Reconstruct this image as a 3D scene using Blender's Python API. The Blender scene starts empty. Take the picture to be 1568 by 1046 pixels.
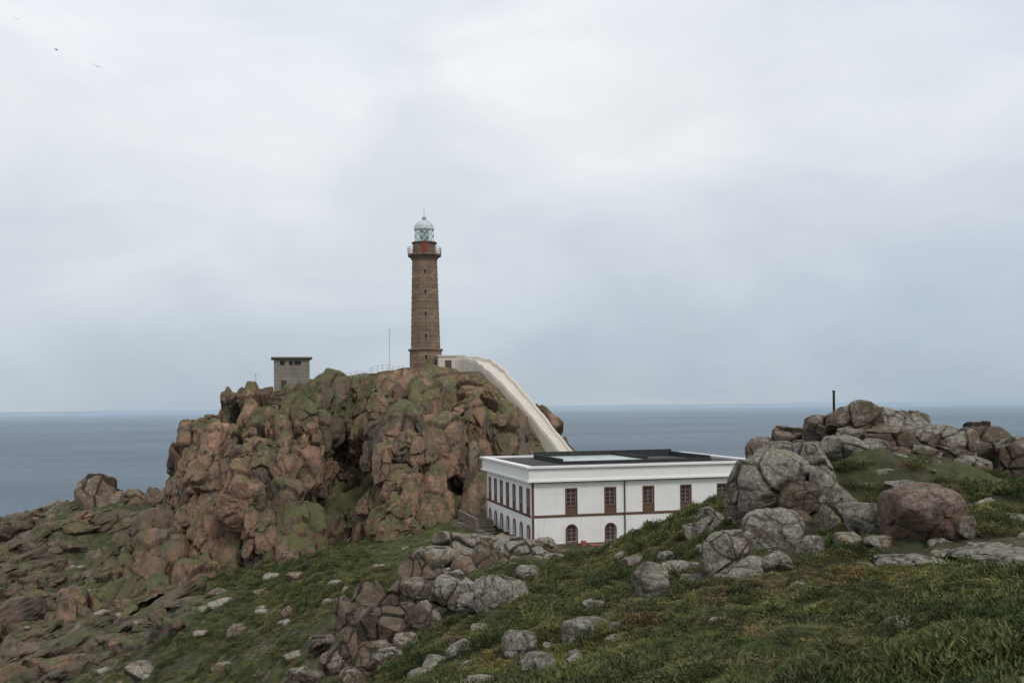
import bpy, math, random
import numpy as np
from mathutils import Vector, Matrix
random.seed(7); rng=np.random.default_rng(11)
scn=bpy.context.scene
F=1524.0; ROLL=math.radians(0.66)
cR,sR=math.cos(ROLL),math.sin(ROLL)
def S(px,py,d):
    """image pixel coordinates + estimated depth (m) -> world metres"""
    a=(px-784)/F; b=(621-py)/F
    return ((a*cR+b*sR)*d, d, (-a*sR+b*cR)*d)

# ------------------------------------------------------------------ noise
def hsh(ix,iy,iz,seed):
    h=(ix.astype(np.int32).view(np.uint32)*np.uint32(374761393)) ^ (iy.astype(np.int32).view(np.uint32)*np.uint32(668265263)) ^ (iz.astype(np.int32).view(np.uint32)*np.uint32(2246822519))
    h=h+np.uint32((seed*3266489917)&0xffffffff)
    h^=h>>np.uint32(15); h*=np.uint32(2246822519); h^=h>>np.uint32(13); h*=np.uint32(3266489917); h^=h>>np.uint32(16)
    return h
def hf(ix,iy,iz,seed): return hsh(ix,iy,iz,seed).astype(np.float32)/np.float32(4294967295.0)
def vnoise(p,seed=0):
    p=p.astype(np.float32); i=np.floor(p); f=p-i; i=i.astype(np.int32); u=f*f*f*(f*(f*6-15)+10)
    r=0
    for dx in (0,1):
        wx=u[:,0] if dx else 1-u[:,0]
        for dy in (0,1):
            wy=u[:,1] if dy else 1-u[:,1]
            for dz in (0,1):
                wz=u[:,2] if dz else 1-u[:,2]
                r=r+wx*wy*wz*hf(i[:,0]+dx,i[:,1]+dy,i[:,2]+dz,seed)
    return r*2-1
def fbm(p,oct=4,seed=0,gain=0.5):
    r=0;a=1;t=0
    for o in range(oct):
        r=r+a*vnoise(p*(2.03**o)+o*17.3,seed+o); t+=a; a*=gain
    return r/t
def voro(p,seed=0,cheb=0.0):
    p=p.astype(np.float32); ip=np.floor(p).astype(np.int32); n=len(p)
    b1=np.full(n,9e9,np.float32); b2=b1.copy(); bc=np.zeros((n,3),np.int32); bd=np.zeros((n,3),np.float32)
    for dx in (-1,0,1):
        for dy in (-1,0,1):
            for dz in (-1,0,1):
                c0=ip[:,0]+dx;c1=ip[:,1]+dy;c2=ip[:,2]+dz
                h=hsh(c0,c1,c2,seed)
                jx=(h&np.uint32(1023)).astype(np.float32)/1023; jy=((h>>np.uint32(10))&np.uint32(1023)).astype(np.float32)/1023; jz=((h>>np.uint32(20))&np.uint32(1023)).astype(np.float32)/1023
                ex=p[:,0]-(c0+jx); ey=p[:,1]-(c1+jy); ez=p[:,2]-(c2+jz)
                d=ex*ex+ey*ey+ez*ez
                if cheb>0:
                    mx=np.maximum(np.maximum(np.abs(ex),np.abs(ey)),np.abs(ez)); d=(1-cheb)*d+cheb*2*mx*mx
                m=d<b1
                b2=np.where(m,b1,np.minimum(b2,d)); b1=np.where(m,d,b1)
                bc[m]=np.stack([c0,c1,c2],1)[m]; bd[m]=np.stack([ex,ey,ez],1)[m]
    return np.sqrt(b1),np.sqrt(b2),bc,bd
RM=np.array(Matrix.Rotation(.5,3,'Z')@Matrix.Rotation(.28,3,'Y')@Matrix.Rotation(.2,3,'X'))
def facet(p,size,seed,zs=1.0,warp=0.25,tilt=0.9,crack=0.35,cw=0.07,cheb=0.0):
    q=p/size
    if cheb>0: q=q@RM.T
    q=q.copy(); q[:,2]/=zs
    w=np.stack([vnoise(q*1.3,seed+50),vnoise(q*1.3,seed+51),vnoise(q*1.3,seed+52)],1)
    q=q+w*warp
    f1,f2,c,dl=voro(q,seed,cheb)
    r=hf(c[:,0],c[:,1],c[:,2],seed+1)-0.5
    g=np.stack([hf(c[:,0],c[:,1],c[:,2],seed+2+k)-0.5 for k in range(3)],1)*2
    e=np.exp(-(f2-f1)/cw)
    return (r+tilt*(dl*g).sum(1)-crack*e), e, r

# ------------------------------------------------------------------ mesh helpers
def link(o,parent=None):
    scn.collection.objects.link(o)
    if parent: o.parent=parent
    return o
def np_mesh(name,V,Fc,mat,smooth=True,attrs=None,parent=None):
    me=bpy.data.meshes.new(name); V=np.asarray(V,np.float32); Fc=np.asarray(Fc,np.int32)
    me.vertices.add(len(V)); me.vertices.foreach_set('co',V.ravel())
    k=Fc.shape[1]; me.loops.add(Fc.size); me.loops.foreach_set('vertex_index',Fc.ravel())
    me.polygons.add(len(Fc)); me.polygons.foreach_set('loop_start',np.arange(0,Fc.size,k,dtype=np.int32))
    me.update(calc_edges=True); me.validate()
    me.polygons.foreach_set('use_smooth',np.full(len(me.polygons),smooth,dtype=bool))
    if attrs:
        for a,v in attrs.items():
            at=me.attributes.new(a,'FLOAT','POINT'); at.data.foreach_set('value',np.asarray(v,np.float32))
    me.materials.append(mat)
    return link(bpy.data.objects.new(name,me),parent)
def grid_faces(R,C):
    i=np.arange(R-1)[:,None]*C+np.arange(C-1)[None,:]; i=i.ravel()
    return np.stack([i,i+1,i+C+1,i+C],1)
class MB:
    def __init__(s): s.v=[];s.f=[]
    def box(s,x0,x1,y0,y1,z0,z1):
        b=len(s.v); s.v+=[(x0,y0,z0),(x1,y0,z0),(x1,y1,z0),(x0,y1,z0),(x0,y0,z1),(x1,y0,z1),(x1,y1,z1),(x0,y1,z1)]
        s.f+=[tuple(b+k for k in q) for q in ((0,3,2,1),(4,5,6,7),(0,1,5,4),(1,2,6,5),(2,3,7,6),(3,0,4,7))]
    def prism(s,n,r0,r1,z0,z1,rot=0,cx=0,cy=0,cap=True):
        b=len(s.v)
        for r,z in ((r0,z0),(r1,z1)):
            for k in range(n):
                a=rot+2*math.pi*k/n; s.v.append((cx+r*math.cos(a),cy+r*math.sin(a),z))
        for k in range(n): s.f.append((b+k,b+(k+1)%n,b+n+(k+1)%n,b+n+k))
        if cap: s.f.append(tuple(b+n-1-k for k in range(n))); s.f.append(tuple(b+n+k for k in range(n)))
    def bar(s,p,q,r,n=5):
        p=Vector(p);q=Vector(q);d=(q-p).normalized(); a=d.orthogonal().normalized(); c=d.cross(a); b=len(s.v)
        for o in (p,q):
            for k in range(n):
                t=2*math.pi*k/n; s.v.append(tuple(o+a*math.cos(t)*r+c*math.sin(t)*r))
        for k in range(n): s.f.append((b+k,b+(k+1)%n,b+n+(k+1)%n,b+n+k))
        s.f.append(tuple(b+n-1-k for k in range(n))); s.f.append(tuple(b+n+k for k in range(n)))
    def extr(s,poly,axis_y0,axis_y1):
        b=len(s.v); n=len(poly)
        s.v+=[(x,axis_y0,z) for x,z in poly]+[(x,axis_y1,z) for x,z in poly]
        s.f.append(tuple(b+k for k in range(n))); s.f.append(tuple(b+2*n-1-k for k in range(n)))
        for k in range(n): s.f.append((b+k,b+n+k,b+n+(k+1)%n,b+(k+1)%n))
    def obj(s,name,mat,parent=None,smooth=False,tf=None):
        me=bpy.data.meshes.new(name); v=s.v
        if tf: v=[tuple(tf(p)) for p in v]
        me.from_pydata(v,[],s.f); me.update()
        import bmesh
        bm=bmesh.new(); bm.from_mesh(me); bmesh.ops.recalc_face_normals(bm,faces=bm.faces); bm.to_mesh(me); bm.free()
        for p in me.polygons: p.use_smooth=smooth
        me.materials.append(mat)
        return link(bpy.data.objects.new(name,me),parent)
def empty(name,loc=(0,0,0),rz=0):
    e=bpy.data.objects.new(name,None); e.location=loc; e.rotation_euler=(0,0,rz); return link(e)

# ------------------------------------------------------------------ material helpers
class NT:
    def __init__(s,name):
        s.m=bpy.data.materials.new(name); s.m.use_nodes=True; s.nt=s.m.node_tree; s.b=s.nt.nodes['Principled BSDF']; s.b.inputs['Specular IOR Level'].default_value=0.2
    def n(s,t,**k):
        nd=s.nt.nodes.new(t)
        for a,b in k.items(): setattr(nd,a,b)
        return nd
    def set(s,inp,v):
        if isinstance(v,bpy.types.NodeSocket): s.nt.links.new(v,inp)
        elif isinstance(v,tuple) and len(v)==3 and inp.type=='RGBA': inp.default_value=(*v,1)
        else: inp.default_value=v
    def pos(s): return s.n('ShaderNodeNewGeometry').outputs['Position']
    def obj(s): return s.n('ShaderNodeTexCoord').outputs['Object']
    def map(s,v,sc):
        m=s.n('ShaderNodeMapping'); s.set(m.inputs['Vector'],v); m.inputs['Scale'].default_value=sc; return m.outputs[0]
    def noise(s,v,sc,det=5,rough=0.6,dist=0):
        t=s.n('ShaderNodeTexNoise'); s.set(t.inputs['Vector'],v); t.inputs['Scale'].default_value=sc; t.inputs['Detail'].default_value=det; t.inputs['Roughness'].default_value=rough; t.inputs['Distortion'].default_value=dist; return t.outputs['Fac']
    def step(s,v,a,b,lo=0.0,hi=1.0):
        t=s.n('ShaderNodeMapRange',interpolation_type='SMOOTHSTEP'); s.set(t.inputs['Value'],v); t.inputs['From Min'].default_value=a; t.inputs['From Max'].default_value=b; t.inputs['To Min'].default_value=lo; t.inputs['To Max'].default_value=hi; return t.outputs[0]
    def math(s,op,a,b=0.0,clamp=False):
        t=s.n('ShaderNodeMath',operation=op,use_clamp=clamp); s.set(t.inputs[0],a); s.set(t.inputs[1],b); return t.outputs[0]
    def mix(s,f,a,b,bt='MIX'):
        t=s.n('ShaderNodeMix',data_type='RGBA',blend_type=bt); s.set(t.inputs[0],f); s.set(t.inputs[6],a); s.set(t.inputs[7],b); return t.outputs[2]
    def attr(s,name): return s.n('ShaderNodeAttribute',attribute_name=name).outputs['Fac']
    def nz(s):
        sp=s.n('ShaderNodeSeparateXYZ'); s.nt.links.new(s.n('ShaderNodeNewGeometry').outputs['Normal'],sp.inputs[0]); return sp.outputs[2]
    def bump(s,h,st=0.5,dist=0.1,prev=None):
        t=s.n('ShaderNodeBump'); s.set(t.inputs['Height'],h); t.inputs['Strength'].default_value=st; t.inputs['Distance'].default_value=dist
        if prev: s.nt.links.new(prev,t.inputs['Normal'])
        return t.outputs[0]
    def fin(s,col,rough=0.9,nrm=None):
        s.set(s.b.inputs['Base Color'],col); s.set(s.b.inputs['Roughness'],rough)
        if nrm: s.nt.links.new(nrm,s.b.inputs['Normal'])
        return s.m
def plain(name,c,rough=0.8,var=0.15,sc=1.5,metal=0):
    t=NT(name); p=t.obj(); n=t.noise(p,sc,5); f=t.step(n,0.3,0.7)
    t.b.inputs['Metallic'].default_value=metal
    return t.fin(t.mix(f,tuple(x*(1-var) for x in c),tuple(min(1,x*(1+var)) for x in c)),rough)

def veg_color(t,p,k=1.0):
    a=t.step(t.noise(p,0.16,4),0.42,0.58); b=t.step(t.noise(p,0.6,5,0.7),0.44,0.56); c=t.step(t.noise(p,0.33,5,0.7,1.0),0.49,0.61)
    y=t.step(t.noise(p,0.9,4,0.7),0.55,0.67)
    d=t.noise(p,5,3)
    col=t.mix(a,(0.072*k,0.084*k,0.036*k),(0.106*k,0.112*k,0.048*k))
    col=t.mix(t.math('MULTIPLY',y,0.55),col,(0.165*k,0.155*k,0.074*k))
    col=t.mix(t.math('MULTIPLY',b,0.72),col,(0.046*k,0.053*k,0.028*k))
    col=t.mix(t.math('MULTIPLY',c,0.6),col,(0.118*k,0.090*k,0.062*k))
    return t.mix(1.0,col,t.mix(d,(0.5,0.5,0.5),(1.4,1.4,1.35)),'MULTIPLY')

def crag_mat(name='granite_crag',dim=1.0,gry=0.0):
    t=NT(name); p=t.pos()
    n1=t.noise(p,0.09,5,0.6,0.5); n2=t.noise(p,0.5,6,0.7); n3=t.noise(p,2.6,6,0.75); st=t.noise(t.map(p,(1,1,0.22)),0.8,6,0.75)
    rv=t.attr('blk'); wm=t.attr('warm')
    k=t.math('ADD',t.math('ADD',n1,t.math('MULTIPLY',rv,0.36)),t.math('MULTIPLY',wm,0.25))
    col=t.mix(t.step(k,0.38,0.66),(0.165*dim,0.122*dim,0.093*dim),(0.325*dim,0.200*dim,0.138*dim))
    col=t.mix(t.step(t.math('ADD',n2,t.math('MULTIPLY',wm,0.17)),0.55,0.75),col,(0.45*dim,0.275*dim,0.19*dim))
    col=t.mix(t.step(t.noise(p,0.3,5,0.7),0.50-gry,0.64-gry,0,0.75),col,(0.165*dim,0.148*dim,0.122*dim))
    col=t.mix(t.step(st,0.51,0.65,0,0.75),col,(0.085,0.067,0.052))
    col=t.mix(t.math('MULTIPLY',t.step(t.noise(p,3.5,5,0.8),0.55,0.65),0.5),col,(0.065,0.055,0.045))
    col=t.mix(1.0,col,t.mix(n3,(0.55,0.55,0.55),(1.42,1.40,1.38)),'MULTIPLY')
    col=t.mix(t.math('MULTIPLY',t.attr('cav'),0.8),col,(0.033,0.028,0.018))  # cracks darkened in the colour: painted crevice shade along with dirt
    nz=t.nz(); ms=t.attr('moss')
    g=t.math('MULTIPLY',t.step(t.math('ADD',nz,t.math('MULTIPLY',ms,0.2)),0.28,0.56),t.step(t.math('ADD',t.noise(p,0.22,6,0.7),t.math('MULTIPLY',ms,0.15)),0.42,0.53))
    g=t.math('MULTIPLY',g,t.step(t.math('ADD',t.noise(p,1.5,5,0.75),t.math('MULTIPLY',ms,0.08)),0.38,0.50))
    gc=t.mix(t.step(t.noise(p,0.35,4),0.4,0.6),(0.070,0.080,0.034),(0.118,0.124,0.054))
    col=t.mix(t.math('MULTIPLY',g,0.88),col,gc)
    h=t.math('ADD',t.math('MULTIPLY',n2,0.5),t.math('MULTIPLY',n3,0.5))
    nb=t.bump(h,0.8,0.45); nb=t.bump(t.noise(t.map(p,(1,1,.6)),7,5,0.8),0.6,0.1,nb)
    return t.fin(col,0.93,nb)
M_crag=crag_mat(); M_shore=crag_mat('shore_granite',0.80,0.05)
def bould_mat():
    t=NT('lichen_granite'); p=t.pos()
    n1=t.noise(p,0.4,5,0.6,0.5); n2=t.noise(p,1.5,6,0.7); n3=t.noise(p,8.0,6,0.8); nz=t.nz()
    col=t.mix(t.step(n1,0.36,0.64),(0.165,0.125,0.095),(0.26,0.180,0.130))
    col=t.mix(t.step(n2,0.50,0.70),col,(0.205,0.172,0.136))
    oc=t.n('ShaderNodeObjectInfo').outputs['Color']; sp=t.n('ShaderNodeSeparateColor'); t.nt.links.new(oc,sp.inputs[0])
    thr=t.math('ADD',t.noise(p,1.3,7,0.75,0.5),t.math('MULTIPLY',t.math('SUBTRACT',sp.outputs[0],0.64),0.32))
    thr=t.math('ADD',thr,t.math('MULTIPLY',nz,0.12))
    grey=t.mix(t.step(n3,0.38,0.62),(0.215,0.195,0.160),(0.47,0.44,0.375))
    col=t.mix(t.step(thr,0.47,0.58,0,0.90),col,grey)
    col=t.mix(t.math('MULTIPLY',sp.outputs[1],0.75),col,t.mix(n2,(0.20,0.120,0.095),(0.31,0.190,0.150)))
    col=t.mix(t.math('MULTIPLY',t.step(t.noise(p,2.3,5,0.75),0.59,0.68),0.6),col,(0.36,0.25,0.10))
    col=t.mix(t.math('MULTIPLY',t.step(t.noise(p,11.0,5,0.8),0.54,0.63),0.7),col,(0.06,0.055,0.046))
    col=t.mix(t.math('MULTIPLY',t.step(t.noise(t.map(p,(1,1,.3)),1.8,6,0.8),0.54,0.66),0.75),col,(0.060,0.054,0.044))
    col=t.mix(t.math('MULTIPLY',t.step(t.noise(p,0.9,5,0.7),0.54,0.64),0.5),col,(0.085,0.090,0.048))
    col=t.mix(1.0,col,t.mix(n3,(0.60,0.60,0.60),(1.38,1.37,1.35)),'MULTIPLY')
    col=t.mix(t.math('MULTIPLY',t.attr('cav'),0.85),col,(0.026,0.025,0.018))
    nb=t.bump(t.math('ADD',t.math('MULTIPLY',n2,0.5),t.math('MULTIPLY',n3,0.5)),1.0,0.24); nb=t.bump(t.noise(p,30,5,0.8),0.7,0.03,nb)
    return t.fin(col,0.93,nb)
M_bould=bould_mat()

def ground_mat():
    t=NT('hillside_ground'); p=t.pos(); rk=t.attr('rock'); lush=t.attr('lush')
    veg=veg_color(t,p,0.9)
    veg=t.mix(t.math('MULTIPLY',lush,0.8),veg,t.mix(t.noise(p,0.8,5),(0.056,0.076,0.028),(0.086,0.110,0.040)))
    n2=t.noise(p,0.45,6,0.7); n3=t.noise(p,2.6,6,0.75)
    rc=t.mix(t.step(n2,0.38,0.62),(0.130,0.100,0.078),(0.23,0.165,0.125))
    rc=t.mix(t.step(t.noise(p,1.1,5,0.7),0.5,0.7),rc,(0.175,0.158,0.133))
    rc=t.mix(t.math('MULTIPLY',t.step(n3,0.55,0.68),0.6),rc,(0.06,0.052,0.043))
    rc=t.mix(1.0,rc,t.mix(n3,(0.62,0.62,0.62),(1.35,1.35,1.35)),'MULTIPLY')
    rc=t.mix(t.math('MULTIPLY',t.attr('cav'),0.8),rc,(0.045,0.048,0.025))
    m=t.step(t.math('ADD',rk,t.math('MULTIPLY',t.math('SUBTRACT',t.noise(p,0.35,7,0.75),0.5),2.4)),0.50,0.62)
    col=t.mix(m,veg,rc)
    h=t.math('ADD',t.math('MULTIPLY',t.noise(p,1.2,6,0.75),0.7),t.math('MULTIPLY',t.noise(p,6,5,0.8),0.3))
    nb=t.bump(h,0.9,0.4); nb=t.bump(t.noise(p,22,4,0.8),0.6,0.04,nb)
    return t.fin(col,0.95,nb)
M_ground=ground_mat()

# ------------------------------------------------------------------ terrain control points: image pixels + estimated depth (px,py,dist,rock,lush)
CP=[ # foreground
(1568,1046,7,0,0),(1350,1046,7.5,0,0),(1200,1046,8,0,0),(1050,1046,9.5,0,0),(900,1046,11.5,0,0),(780,1046,14,.1,0),(690,1046,18,.2,0),(600,1046,26,.35,0),(520,1046,38,.5,0),(430,1046,52,.4,0),(300,1046,68,.3,0),(150,1046,84,.4,0),(0,1046,95,.6,0),(-150,1046,100,.8,0),
(1568,950,10.5,0,0),(1350,950,12,0,0),(1150,950,14.5,0,0),(950,950,19,.05,0),(830,950,23,.1,0),(720,950,29,.25,0),(620,950,37,.35,0),(550,950,48,.5,0),(480,950,64,.35,0),(400,950,78,.2,0),(280,960,92,.35,0),(130,960,106,.55,0),(0,960,112,.6,0),(-150,960,115,.9,0),
(1568,895,15,.1,0),(1400,895,17,.1,0),(1200,895,21,.15,0),(1000,895,28,.15,0),(880,895,35,.15,0),(780,895,42,.3,0),(700,895,47,.4,0),(630,895,51,.35,0),(560,890,72,.1,.1),(480,890,90,.1,.1),(400,890,104,.15,0),(280,905,112,.35,0),(120,900,124,.55,0),(0,890,128,.6,0),(-150,890,130,.9,0),
(1568,856,20,.4,0),(1350,866,20.5,.4,0),(1180,868,25,.3,0),(1060,860,31,.2,0),(950,862,40,.15,0),(860,868,50,.2,0),(760,866,55,.35,0),(680,862,57,.3,0),(600,850,96,.05,.6),(520,850,108,.05,.3),(900,856,54,.2,0),(950,856,56,.2,0),(1000,830,52,.1,.1),(900,866,64,.2,.1),(960,862,64,.2,.1),
(1568,800,27,.2,0),(1450,785,29,.2,0),(1330,785,29,.2,0),(1200,800,30,.3,0),(1090,803,38,.1,0),(1010,822,45,.05,.1),(950,852,50,.1,.1),
(1568,752,34,.2,0),(1500,728,38,.3,0),(1400,700,41,.3,0),(1300,700,41,.4,0),(1200,730,38,.4,0),(1120,784,40,.1,0),(1660,755,34,.2,0),(1800,770,34,.2,0),
# valley / foot of the crag
(640,815,120,.05,.9),(700,800,116,.1,.9),(735,800,110,.1,.8),(700,835,96,.05,.9),(780,845,90,.3,.5),(560,828,122,.1,.3),(430,855,120,.15,.1),(300,888,120,.3,0),(812,838,96,.4,.3),(880,842,94,.5,.2),(950,838,96,.5,.1),(1100,836,98,.3,.1),
(850,876,76,.2,.3),(950,870,72,.2,.2),(760,880,74,.1,.5),(690,880,74,.05,.7),
# left shore ridge
(220,850,140,.5,0),(130,850,142,.5,0),(0,840,148,.6,0),(240,775,158,.5,0),(170,772,162,.45,0),(100,775,165,.5,0),(40,792,165,.6,0),(-20,805,165,.8,0),(-150,830,165,.8,0),
]
WP=[ # x,y,z,rock,lush
(-12,-9,-3.2,0,0),(0,-9,-1.6,0,0),(12,-9,-1.2,0,0),(-5,0,-2.4,0,0),(0,0,-1.65,0,0),(5,0,-1.4,0,0),(12,4,-1.2,0,0),(-8,8,-4.2,0,0),(-16,14,-8,0,0),(-26,20,-13,.2,0),(-45,40,-20,.4,0),(20,10,-1.2,0,0),(-20,0,-7,0,0),(30,20,-1.8,0,0),(-40,10,-16,.3,0),(40,40,-3,.2,0),
(-60,60,-26,.7,0),(-90,90,-38,.8,0),
(15,58,-8,.1,0),(25,60,-8,.1,0),(40,62,-8,.1,0),(10,75,-12.5,.2,.2),(25,80,-13.5,.2,.1),(45,85,-14,.2,0),(4,110,-14.2,.3,.3),(15,112,-14.2,.3,0),(26,120,-15,.3,0),(50,120,-20,.3,0),(80,100,-18,.3,0),(80,60,-10,.2,0),
(-40,150,-20,.6,0),(-20,150,-18,.6,0),(0,150,-18,.6,0),(20,150,-22,.6,0),(-75,185,-34,.8,0),(-95,190,-34,.8,0),(-50,190,-34,.7,0),(-20,200,-36,.6,0),(20,200,-40,.6,0),(60,180,-38,.6,0),(100,170,-36,.6,0),
(-120,260,-72,.9,0),(-50,260,-72,.9,0),(0,260,-72,.9,0),(60,260,-72,.9,0),(140,260,-72,.9,0),(-220,420,-90,1,0),(0,420,-90,1,0),(220,420,-90,1,0),(-160,160,-50,.9,0),(-130,120,-44,.9,0),(160,160,-40,.5,0)]
pts=[(*S(a,b,c),r,l) for a,b,c,r,l in CP]+WP
pts=np.array(pts,float)
def tq(x,y): return np.stack([x/(y+14)*3.2,np.log(y+14)*1.6],-1)
Q=tq(pts[:,0],pts[:,1]); n=len(Q)
def U(r2): return np.where(r2>1e-12,0.5*r2*np.log(np.maximum(r2,1e-12)),0)
K=U(((Q[:,None]-Q[None])**2).sum(-1))+np.eye(n)*2e-3
Pm=np.concatenate([np.ones((n,1)),Q],1)
A=np.zeros((n+3,n+3)); A[:n,:n]=K; A[:n,n:]=Pm; A[n:,:n]=Pm.T
rhs=np.zeros((n+3,3)); rhs[:n]=pts[:,2:5]
sol=np.linalg.solve(A,rhs)
def base(x,y):
    x=np.asarray(x,float).ravel(); y=np.asarray(y,float).ravel(); out=np.empty((len(x),3))
    for i in range(0,len(x),60000):
        q=tq(x[i:i+60000],y[i:i+60000]); k=U(((q[:,None]-Q[None])**2).sum(-1))
        out[i:i+60000]=k@sol[:n]+sol[n]+q@sol[n+1:]
    return out
AX,AY=1.8,97.0; TH=math.radians(14); ZB=-13.8; BL,BW=24.5,20.5
def terrain(x,y):
    b=base(x,y); z=b[:,0]; rk=np.clip(b[:,1],0,1); lu=np.clip(b[:,2],0,1)
    P=np.stack([x,y,np.zeros_like(x)],1)
    u=(x-AX)*math.cos(TH)+(y-AY)*math.sin(TH); v=-(x-AX)*math.sin(TH)+(y-AY)*math.cos(TH)
    dd=np.maximum(np.maximum(-u,u-BL),np.maximum(-v,v-BW)); w=np.clip(1-(dd-2.0)/5,0,1); w=w*w*(3-2*w)
    z=z*(1-w)+ZB*w
    amp=1-0.9*w
    near=np.clip(y/40,0.25,1)
    z=z+amp*(0.5*near*fbm(P/7,3,3)+0.2*fbm(P/1.7,4,9)*(1-0.4*rk)+0.70*np.clip(y/26,.3,1)*np.abs(fbm(P/2.6,3,15))+0.16*np.abs(fbm(P/0.7,2,21))-.17)
    rm=np.clip((rk+0.45*fbm(P/5,4,31)-0.25)*2.2,0,1)*amp
    far=np.clip(y/60,0.3,1.2)
    P2=np.stack([x,y,z*0.5],1)
    f1,e1,_=facet(P2,4.5,61,1,0.15,0.8,0.35,0.05,.6); f2,e2,_=facet(P2,1.6,71,1,0.2,0.8,0.35,0.07,.6)
    z=z+rm*far*(0.95*f1+0.42*f2+0.15)
    cav=np.clip(e1*0.8+e2*0.5,0,1)*rm
    return z,rk,lu,cav
C=1200;R=860
tx=np.linspace(-1.0,1.0,C); ly=np.exp(np.linspace(math.log(8),math.log(434),R))-14
Y=np.repeat(ly[:,None],C,1); X=tx[None,:]*(Y+14)
z,rk,lu,cav=terrain(X.ravel(),Y.ravel())
np_mesh('ground',np.stack([X.ravel(),Y.ravel(),z],1),grid_faces(R,C),M_ground,True,{'rock':rk,'lush':lu,'cav':cav})
HD=np.exp(np.linspace(math.log(6),math.log(150),260))
def hit(px,py):
    s=np.array(S(px,py,1.0)); g=terrain(s[0]*HD,HD)[0]; m=np.where(s[2]*HD<g)[0]
    return float(HD[m[0]]) if len(m) else 150.0

# ------------------------------------------------------------------ sea
def sea_mat():
    t=NT('sea_water'); p=t.pos()
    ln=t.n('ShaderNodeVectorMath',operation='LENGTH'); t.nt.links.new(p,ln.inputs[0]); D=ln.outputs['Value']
    w1=t.noise(t.map(p,(1,2.2,1)),0.035,6,0.65); w2=t.noise(t.map(p,(0.25,1,1)),0.004,4,0.6); w3=t.noise(t.map(p,(0.6,1.6,1)),0.16,4,0.65)
    col=t.mix(t.step(w2,0.35,0.65),(0.055,0.105,0.150),(0.098,0.152,0.200))
    col=t.mix(t.step(w3,0.66,0.74),col,(0.45,0.50,0.52))
    nb=t.bump(w1,1.0,11.0); nb=t.bump(w3,1.0,2.6,nb)
    t.b.inputs['Specular IOR Level'].default_value=0.35
    t.fin(col,0.38,nb)
    df=t.n('ShaderNodeBsdfDiffuse'); df.inputs[0].default_value=(0.32,0.40,0.475,1)  # distance haze painted on: paler diffuse colour takes over far from the origin
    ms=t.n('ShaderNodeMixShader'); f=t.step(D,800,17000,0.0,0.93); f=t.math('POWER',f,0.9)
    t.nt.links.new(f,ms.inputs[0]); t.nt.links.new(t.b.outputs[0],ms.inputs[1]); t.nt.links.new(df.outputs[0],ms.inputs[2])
    t.nt.links.new(ms.outputs[0],t.nt.nodes['Material Output'].inputs[0]); return t.m
sx=np.array([-90000,-20000,-4000,-1000,0,1000,4000,20000,90000.]); sy=np.array([-300,0,300,1000,4000,12000,30000,90000.])
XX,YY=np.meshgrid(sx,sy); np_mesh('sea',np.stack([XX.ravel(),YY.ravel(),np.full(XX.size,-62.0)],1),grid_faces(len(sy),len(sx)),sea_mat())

# ------------------------------------------------------------------ crag
COL=[(-60,1075,96,1040,100,0),(20,1045,100,985,106,1),(110,985,108,905,116,2),(180,930,112,858,124,1),(240,898,116,785,134,1),
(266,892,118,745,137,2),(276,892,118,668,139,3),(310,890,118,650,140,3),(340,885,118,644,142,0),(351,880,118,608,142,2),(400,872,118,604,143,3),(450,860,118,594,144,2),
(500,846,120,584,145,-2),(540,832,121,579,146,-2),(580,825,121,575,146,1),(620,818,122,572,147,2),(655,812,124,571,148,1),(690,806,126,570,149,-1),(725,800,128,569,149,2),(755,795,129,572,149,2),
(790,792,130,600,147,1),(825,792,130,630,145,1),(865,792,130,670,142,0),(910,795,130,705,139,0),(960,800,130,760,136,0)]
rows=[]
for px,fp,fd,rp,rd,bu in COL:
    r=[]
    r.append(S(px,fp+35,fd-7)); r.append(S(px,fp+4,fd-1))
    for f,g,bb in ((0.25,0.24,0.7),(0.5,0.38,1.0),(0.75,0.54,0.9),(0.93,0.78,0.5)):
        r.append(S(px,fp+(rp-fp)*f,fd+(rd-fd)*g-bu*bb))
    x,y,z0=S(px,rp,rd); r.append((x,y,z0)); k=x/y
    drop=0 if z0>3 else min(3,(3-z0)*0.4)
    r.append((k*(y+7),y+7,z0+.1-drop)); r.append((k*(y+14),y+14,z0-2*drop-0.2)); r.append((k*(y+24),y+24,z0-5-2*drop)); r.append((k*(y+45),y+45,-36))
    rows.append(r)
ctrl=np.array(rows).transpose(1,0,2)
def cr(P,t):
    n=len(P); i=np.clip(np.floor(t).astype(int),0,n-2); f=(t-i)[:,None,None]
    g=lambda k: P[np.clip(k,0,n-1)]
    p0,p1,p2,p3=g(i-1),g(i),g(i+1),g(i+2)
    m1=(p2-p0)*0.42; m2=(p3-p1)*0.42
    return (2*f**3-3*f**2+1)*p1+(f**3-2*f**2+f)*m1+(-2*f**3+3*f**2)*p2+(f**3-f**2)*m2
cx=np.array([c[0] for c in COL],float); NC=1150
tcol=np.interp(np.linspace(cx[0],cx[-1],NC),cx,np.arange(len(cx)))
trow=np.concatenate([np.linspace(0,7,600,endpoint=False),np.linspace(7,10,80)]); NR=len(trow)
G=cr(ctrl,trow); G=cr(G.transpose(1,0,2),tcol).transpose(1,0,2)
gx=784+F*G[...,0]/G[...,1]; gy=621-F*G[...,2]/G[...,1]-0.0115*(gx-784)
fr=np.clip((6.2-trow)/1.2,0,1)[:,None]
wob=12*fbm(np.stack([G[...,0].ravel()/6,G[...,2].ravel()/6,0*G[...,0].ravel()],1),3,201).reshape(gx.shape)
dlt=0
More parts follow.
